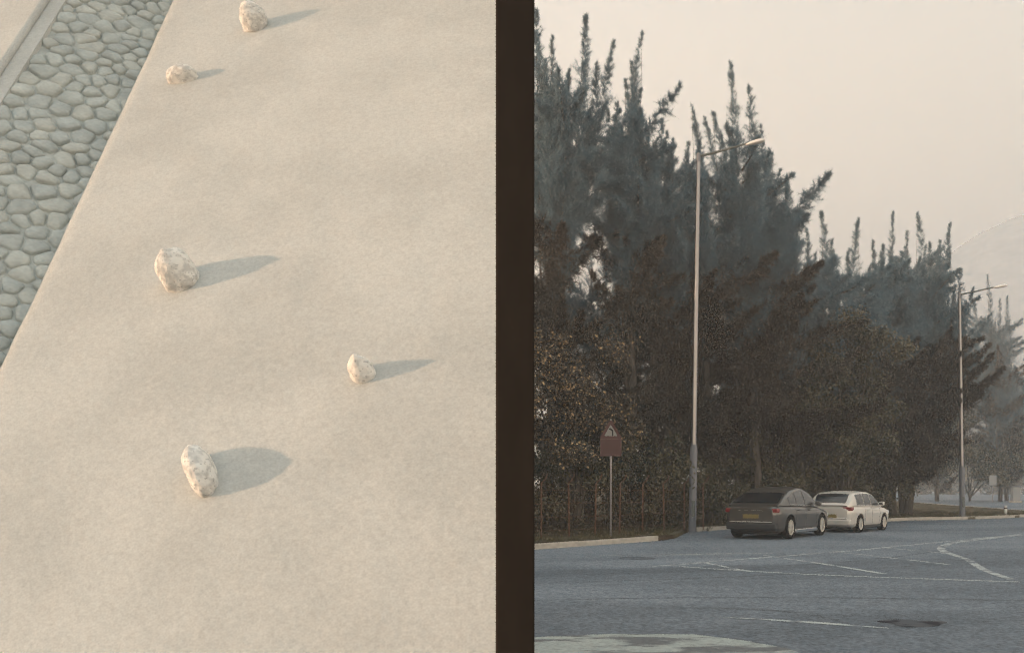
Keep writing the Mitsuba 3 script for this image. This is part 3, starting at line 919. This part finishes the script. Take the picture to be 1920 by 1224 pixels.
# ------------------------------------------------------------------ cars
def car(name, label, place, heading, spec, paint):
    L, W, H, WB, gc = spec['L'], spec['W'], spec['H'], spec['WB'], spec['clear']
    R = spec['wheel']
    hx = np.array([heading[0], heading[1]]) / math.hypot(*heading)
    M = np.eye(4)
    M[:2, 0] = hx; M[:2, 1] = [-hx[1], hx[0]]; M[:2, 3] = place
    t = num(name)
    tag(t, label, 'car', 'parked cars')

    def put(nm, m, b, parent=t, smooth=35):
        m = m.copy(); m.apply_transform(M)
        return add(nm, m, b, parent=parent, smooth=smooth)

    xs = np.linspace(-L / 2, L / 2, 61)
    u = xs / (L / 2)
    belt = np.interp(u, spec['belt_u'], spec['belt_z'])
    low = np.interp(np.abs(u), [0, 0.8, 0.93, 1.0], [gc, gc, gc + 0.06, gc + 0.20])
    hw = W / 2 * (1 - 0.05 * u ** 2) * np.where(np.abs(u) > 0.82, np.sqrt(np.clip(1 - (np.maximum(np.abs(u) - 0.82, 0) / 0.185) ** 2.6 * 0.42, 0.02, 1)), 1)

    def half_section(i):
        z0, z1, w = low[i], belt[i], hw[i]
        hgt = z1 - z0
        return [(0, z0), (w * 0.80, z0), (w * 0.94, z0 + hgt * 0.08), (w * 0.975, z0 + hgt * 0.22), (w * 0.985, z0 + hgt * 0.45), (w, z0 + hgt * 0.66), (w * 0.985, z0 + hgt * 0.80), (w * 0.955, z0 + hgt * 0.92), (w * 0.88, z1 - 0.012), (w * 0.6, z1 + 0.012), (0, z1 + 0.02)]

    secs = []
    for i in range(len(xs)):
        hsec = np.array(half_section(i))
        full = np.vstack([hsec[:-1] * [-1, 1], hsec[::-1][:-1]])      # right side up then left side down
        full = np.vstack([hsec * [-1, 1], hsec[::-1][1:-1]])
        secs.append(np.column_stack([np.full(len(full), xs[i]), full]))
    S = np.array(secs)
    k_ = S.shape[1]
    v = S.reshape(-1, 3)
    f = []
    for i in range(len(xs) - 1):
        for j in range(k_):
            a, b = i * k_ + j, i * k_ + (j + 1) % k_
            f += [[a, b, b + k_], [a, b + k_, a + k_]]
    c0, c1 = len(v), len(v) + 1
    v = np.vstack([v, S[0].mean(0), S[-1].mean(0)])
    for j in range(k_):
        f += [[c0, (j + 1) % k_, j], [c1, (len(xs) - 1) * k_ + j, (len(xs) - 1) * k_ + (j + 1) % k_]]
    body = trimesh.Trimesh(v, f, process=False)
    if body.volume < 0:
        body.invert()
    man = m3.Manifold(m3.Mesh(np.asarray(body.vertices, np.float32), np.asarray(body.faces, np.uint32)))
    ax = (-WB / 2, WB / 2)
    for x in ax:
        for sgn in (-1, 1):
            cyl = m3.Manifold.cylinder(0.34, R + 0.055, R + 0.055, 40).rotate([90, 0, 0]).translate([x, sgn * (W / 2 - 0.13) + 0.17, R])
            man = man - cyl
    put('body', to_tri(man), paint)
    # cabin
    cu, cz = spec['roof_u'], spec['roof_z']
    xc = np.linspace(cu[0] * L / 2, cu[-1] * L / 2, 49)
    rz = np.interp(xc, np.array(cu) * L / 2, cz)
    for _ in range(3):
        rz[1:-1] = (rz[:-2] + 2 * rz[1:-1] + rz[2:]) / 4
    bz = np.interp(xc, xs, belt) - 0.01
    rz = np.maximum(rz, bz + 0.012)
    wb_ = np.interp(xc, xs, hw) * 0.93
    wr = wb_ - 0.34 * (rz - bz) * (W / 1.9)

    def side_y(x, z):
        b0, r0 = np.interp(x, xc, bz), np.interp(x, xc, rz)
        tt = np.clip((z - b0) / np.maximum(r0 - b0, 1e-3), 0, 1)
        return np.interp(x, xc, wb_) * (1 - tt) + np.interp(x, xc, wr) * tt + 0.03 * np.sin(np.pi * tt) * np.clip((r0 - b0) / 0.4, 0, 1)

    secs = []
    for i in range(len(xc)):
        hh = rz[i] - bz[i]
        zz = bz[i] + hh * np.array([0, 0.25, 0.5, 0.75, 0.93])
        ys = side_y(xc[i], zz)
        hs = [(0, bz[i])] + list(zip(ys, zz)) + [(wr[i] - 0.05, rz[i] - 0.004), (wr[i] * 0.6, rz[i] + 0.018 * min(1, hh / .3)), (0, rz[i] + 0.026 * min(1, hh / .3))]
        hs = np.array(hs)
        full = np.vstack([hs * [-1, 1], hs[::-1][1:-1]])
        secs.append(np.column_stack([np.full(len(full), xc[i]), full]))
    S = np.array(secs)
    k_ = S.shape[1]
    v = S.reshape(-1, 3)
    f = []
    for i in range(len(xc) - 1):
        for j in range(k_):
            a, b = i * k_ + j, i * k_ + (j + 1) % k_
            f += [[a, b, b + k_], [a, b + k_, a + k_]]
    m = trimesh.Trimesh(v, f, process=False)
    if m.volume < 0:
        m.invert()
    put('cabin', m, paint, smooth=40)
    # side windows
    for sgn in (-1, 1):
        for (u0, u1) in spec['windows']:
            X = np.linspace(u0 * L / 2, u1 * L / 2, 24)
            lo = np.interp(X, xc, bz) + 0.045
            hi = np.interp(X, xc, rz) - 0.075
            hi = np.maximum(hi, lo + 0.003)
            tt = np.linspace(0, 1, 7)
            Z = lo[:, None] * (1 - tt) + hi[:, None] * tt
            Y = np.stack([side_y(X, Z[:, q]) for q in range(7)], 1) + 0.008
            m = grid_mesh(np.stack([np.repeat(X[:, None], 7, 1), sgn * Y, Z], -1))
            put('side_window', m, 'car_glass')
        # bright line along the window sill
        X = np.linspace(spec['windows'][0][0] * L / 2, spec['windows'][-1][1] * L / 2, 20)
        Zs = np.interp(X, xc, bz) + 0.035
        put('window_trim', tube(np.column_stack([X, sgn * (side_y(X, Zs) + 0.006), Zs]), 0.010, 6), 'chrome', smooth=True)
        # door seams, handles, sill strip
        for ud in spec['doors']:
            x = ud * L / 2
            zz = np.linspace(gc + 0.16, np.interp(x, xs, belt) - 0.03, 14)
            i = int(np.argmin(abs(xs - x)))
            hsec = np.array(half_section(i))[2:9]
            yy = np.interp(zz, hsec[:, 1], hsec[:, 0]) + 0.001
            put('door_seam', tube(np.column_stack([np.full(14, x), sgn * yy, zz]), 0.006, 5), 'trim')
        for ud in spec['handles']:
            x = ud * L / 2
            zz = np.interp(x, xs, belt) - 0.13
            put('door_handle', rbox(x - 0.10, x + 0.10, sgn * W / 2 - 0.03, sgn * W / 2 + 0.018, zz - 0.015, zz + 0.015, 0.010), paint)
        x0 = -WB / 2 + R + 0.08
        put('sill', rbox(x0, -x0, sgn * (W / 2 - 0.06) - 0.03, sgn * (W / 2 - 0.06) + 0.03, gc - 0.02, gc + 0.09, 0.02), 'chrome' if spec['bright_sill'] else 'trim')
        # mirrors
        xm = spec['mirror'] * L / 2
        zm = np.interp(xm, xs, belt) + 0.10
        ym = sgn * (W / 2 + 0.06)
        mm = put('mirror', rbox(xm - 0.07, xm + 0.08, ym - 0.11, ym + 0.09, zm - 0.07, zm + 0.07, 0.045), paint)
        put('mirror_glass', box(xm - 0.074, xm - 0.068, ym - 0.07, ym + 0.06, zm - 0.045, zm + 0.045), 'car_glass', parent=mm)
    # rear window and windscreen lie on the sloping ends of the roof line
    for nm, (u0, u1) in (('rear_window', spec['rear_glass']), ('windscreen', spec['front_glass'])):
        X = np.linspace(u0 * L / 2, u1 * L / 2, 20)
        zr = np.interp(X, xc, rz)
        wv = np.interp(X, xc, wr) - 0.09
        vv = np.linspace(-1, 1, 13)
        Y = wv[:, None] * vv
        Z = zr[:, None] + 0.012 + 0.024 * (1 - vv ** 2)
        m = grid_mesh(np.stack([np.repeat(X[:, None], 13, 1), Y, Z], -1))
        put(nm, m, 'car_glass')
    # rear details
    xr = -L / 2
    zb = belt[0]
    for sgn in (-1, 1):
        put('tail_light', rbox(xr + 0.01, xr + 0.26, sgn * W * 0.36 - 0.17, sgn * W * 0.36 + 0.17, spec['lamp_z'] - 0.065, spec['lamp_z'] + 0.065, 0.03), 'tail_red')
        put('headlight', rbox(L / 2 - 0.34, L / 2 - 0.05, sgn * W * 0.36 - 0.17, sgn * W * 0.36 + 0.17, 0.62, 0.76, 0.04), 'lens_clear')
    put('number_plate', rbox(xr - 0.012, xr + 0.02, -0.26, 0.26, spec['plate_z'] - 0.06, spec['plate_z'] + 0.06, 0.006), 'plate')
    put('rear_bumper', rbox(xr - 0.03, xr + 0.35, -W * 0.43, W * 0.43, gc + 0.10, gc + 0.32, 0.05), 'trim' if spec['bright_sill'] else paint)
    put('bumper_strip', rbox(xr - 0.036, xr + 0.1, -W * 0.36, W * 0.36, gc + 0.335, gc + 0.36, 0.010), 'chrome')
    if spec.get('lid'):
        put('lid_strip', rbox(xr + 0.00, xr + 0.06, -W * 0.22, W * 0.22, spec['lamp_z'] - 0.012, spec['lamp_z'] + 0.012, 0.008), 'chrome')
    put('underbody', box(-L * 0.42, L * 0.42, -W * 0.36, W * 0.36, gc - 0.06, gc + 0.05), 'trim')
    # wheels
    prof = np.array([(R * 0.66, -0.105), (R * 0.93, -0.11), (R * 0.985, -0.09), (R, -0.05), (R, 0.05), (R * 0.985, 0.09), (R * 0.93, 0.11), (R * 0.66, 0.105), (R * 0.66, -0.105)])
    ty = trimesh.creation.revolve(prof, sections=40)
    rim = [trimesh.creation.revolve(np.array([(R * 0.60, 0.03), (R * 0.67, 0.03), (R * 0.67, 0.108), (R * 0.62, 0.10), (R * 0.60, 0.03)]), sections=40)]
    for q in range(10):
        sp = rbox(-0.022, 0.022, R * 0.10, R * 0.64, 0.055, 0.095, 0.010)
        sp.apply_transform(trimesh.transformations.rotation_matrix(q * math.pi / 5, [0, 0, 1]))
        rim.append(sp)
    rim.append(trimesh.creation.cylinder(R * 0.17, 0.06, sections=20, transform=trimesh.transformations.translation_matrix([0, 0, 0.07])))
    rim = cat(*rim)
    dish = trimesh.creation.cylinder(R * 0.62, 0.02, sections=30, transform=trimesh.transformations.translation_matrix([0, 0, 0.0]))
    for x in ax:
        for sgn in (-1, 1):
            Rm = trimesh.transformations.rotation_matrix(-sgn * math.pi / 2, [1, 0, 0])
            Tm = trimesh.transformations.translation_matrix([x, sgn * (W / 2 - 0.125), R])
            wk = num(f'{t}__wheel')
            for nm, m, b in (('tyre', ty, 'tyre'), ('rim', rim, 'alloy'), ('brake_disc', dish, spec['disc'])):
                m = m.copy(); m.apply_transform(Tm @ Rm)
                put(nm, m, b, parent=wk)


CROSS = dict(L=4.75, W=1.92, H=1.62, WB=2.89, clear=0.20, wheel=0.365,
             belt_u=[-1, -0.9, -0.5, 0.3, 0.42, 0.8, 0.94, 1], belt_z=[0.98, 1.06, 1.05, 1.00, 0.99, 0.87, 0.76, 0.62],
             roof_u=[-0.93, -0.62, -0.35, -0.08, 0.12, 0.30, 0.52], roof_z=[1.07, 1.36, 1.55, 1.63, 1.60, 1.44, 1.0],
             windows=[(-0.60, -0.36), (-0.34, -0.055), (-0.025, 0.36)], doors=[-0.42, -0.04, 0.36], handles=[-0.30, 0.08], mirror=0.33,
             rear_glass=(-0.88, -0.52), front_glass=(0.20, 0.50), lamp_z=0.90, plate_z=0.72, bright_sill=True, disc='arm_grey', lid=True)
HATCH = dict(L=4.05, W=1.74, H=1.46, WB=2.52, clear=0.17, wheel=0.315,
             belt_u=[-1, -0.93, -0.4, 0.3, 0.42, 0.8, 0.94, 1], belt_z=[0.88, 0.97, 0.95, 0.92, 0.93, 0.84, 0.74, 0.56],
             roof_u=[-0.985, -0.90, -0.72, -0.30, 0.02, 0.20, 0.50], roof_z=[0.98, 1.28, 1.44, 1.48, 1.45, 1.36, 0.93],
             windows=[(-0.72, -0.40), (-0.37, -0.06), (-0.03, 0.36)], doors=[-0.40, -0.045, 0.36], handles=[-0.28, 0.07], mirror=0.33,
             rear_glass=(-0.965, -0.80), front_glass=(0.14, 0.47), lamp_z=0.86, plate_z=0.60, bright_sill=False, disc='trim')
car('parked_car', 'dark grey crossover with a sloping roof and bright wheels, nearer of the two parked cars', (8.92, 30.25), (0.61, 0.79), CROSS, 'car_dark')
car('parked_car', 'pale cream hatchback parked just beyond the crossover', (12.75, 34.20), (0.65, 0.76), HATCH, 'car_silver')

# ------------------------------------------------------------------ far small things
for i, (x, y, c, lab) in enumerate([(122.0, 268.0, 'white_paint', 'tiny pale far van, left one of two under the trees'), (128.2, 270.0, 'white_paint', 'tiny pale far van, right one of two under the trees')]):
    t = num('far_van')
    tag(t, lab, 'van', 'far vans')
    add('body', cat(rbox(x - 2.3, x + 2.3, y - 0.9, y + 0.9, 0.4, 1.2, 0.15), rbox(x - 2.2, x + 1.3, y - 0.85, y + 0.85, 1.15, 2.1, 0.2)), c, parent=t)
    add('window', box(x - 1.9, x + 1.0, y - 0.92, y - 0.87, 1.4, 1.85), 'car_glass', parent=t)
    for dx in (-1.4, 1.4):
        add('wheel', trimesh.creation.cylinder(0.36, 0.25, sections=16, transform=trimesh.transformations.translation_matrix([x + dx, y - 0.8, 0.36]) @ trimesh.transformations.rotation_matrix(math.pi / 2, [1, 0, 0])), 'tyre', parent=t)
t = num('marker_post')
tag(t, 'small white marker post at the tip of the verge by the right picture edge', 'bollard')
add('shaft', rbox(27.72, 27.86, 51.0, 51.1, 0.05, 0.62, 0.02), 'white_paint', parent=t)
add('band', rbox(27.715, 27.865, 50.995, 51.105, 0.44, 0.50, 0.004), 'sign_red', parent=t)
t = num('notice_board')
tag(t, 'small white notice board on a post in front of the far trees', 'notice board')
add('board', rbox(52.6, 53.4, 99.9, 99.96, 1.9, 3.0, 0.02), 'board_grey', parent=t)
add('pole', tube([(53, 100.0, 0.05), (53, 100.0, 3.0)], 0.05, 8), 'galvanised', parent=t)
t = num('utility_cabinet')
tag(t, 'pale grey utility cabinet beside the far road at the right picture edge', 'cabinet')
add('box', rbox(55.0, 55.8, 99.5, 100.1, 0.2, 1.7, 0.03), 'board_grey', parent=t)
add('plinth', box(54.9, 55.9, 99.4, 100.2, -0.02, 0.2), 'kerbstone', parent=t)
add('roof', rbox(54.9, 55.9, 99.4, 100.2, 1.7, 1.8, 0.03), 'grey_paint', parent=t)


# ------------------------------------------------------------------ hills
def sun_blocker_bank():
    """the hillside added unseen behind the embankment to keep the low sun off the road"""
    X, Y = np.meshgrid(np.linspace(-95, -0.6, 90), np.linspace(7.2, 150, 110), indexing='ij')
    cap = np.minimum(0.42 * (Y - 6.2), 14.0 + 0.05 * (Y - 30).clip(0))
    side = 1 - np.exp(-np.clip(-X - 0.6 + 0.02 * 0, 0, None) / 2.2)
    Z = cap * side * (0.86 + 0.14 * meshkit.fbm(np.stack([X, Y, 0 * X], -1) * 0.25, 4)) * np.clip((95 + X) / 40, 0, 1)
    return grid_mesh(np.stack([X, Y, Z - 0.02], -1))


m = sun_blocker_bank()
if m.face_normals[:, 2].mean() < 0:
    m.invert()
k = add('shade_hill', m, 'soil', smooth=True); structure(k)  # unseen hill added to shade the street and cars from the low sun


def far_hill():
    D0 = 1750.0
    X, Y = np.meshgrid(np.linspace(540, 1840, 110), np.linspace(1200, 2420, 80), indexing='ij')
    cx = 0.575 * D0
    r = np.hypot((X - cx) / 1.15, (Y - D0) / 1.3)
    Z = 522 * np.clip(1 - (r / 356) ** 2.1, -0.2, 1) 
    Z = np.maximum(Z, 144 * np.exp(-((X - cx - 290) / 290) ** 2 - ((Y - D0) / 390) ** 2))
    Z += 26 * (meshkit.fbm(np.stack([X, Y, 0 * X], -1) * 0.012, 5) - 0.5) * np.clip(Z / 60, 0, 1)
    return grid_mesh(np.stack([X, Y, Z - 3], -1))


m = far_hill()
if m.face_normals[:, 2].mean() < 0:
    m.invert()
k = add('far_hill', m, 'hill_green', smooth=True); structure(k)

# ------------------------------------------------------------------ the air
scene['haze_air'] = {'type': 'homogeneous', 'albedo': rgb(0.96, 0.96, 0.96), 'sigma_t': 0.0019, 'phase': {'type': 'hg', 'g': 0.1}}
scene['haze'] = {'type': 'cube', 'to_world': T().translate([480, 1270, 268]).scale([1440, 1400, 270]), 'bsdf': {'type': 'null'}, 'interior': {'type': 'ref', 'id': 'haze_air'}}
labels['haze'] = {'label': 'pale evening haze over the whole place', 'category': 'haze', 'kind': 'stuff'}
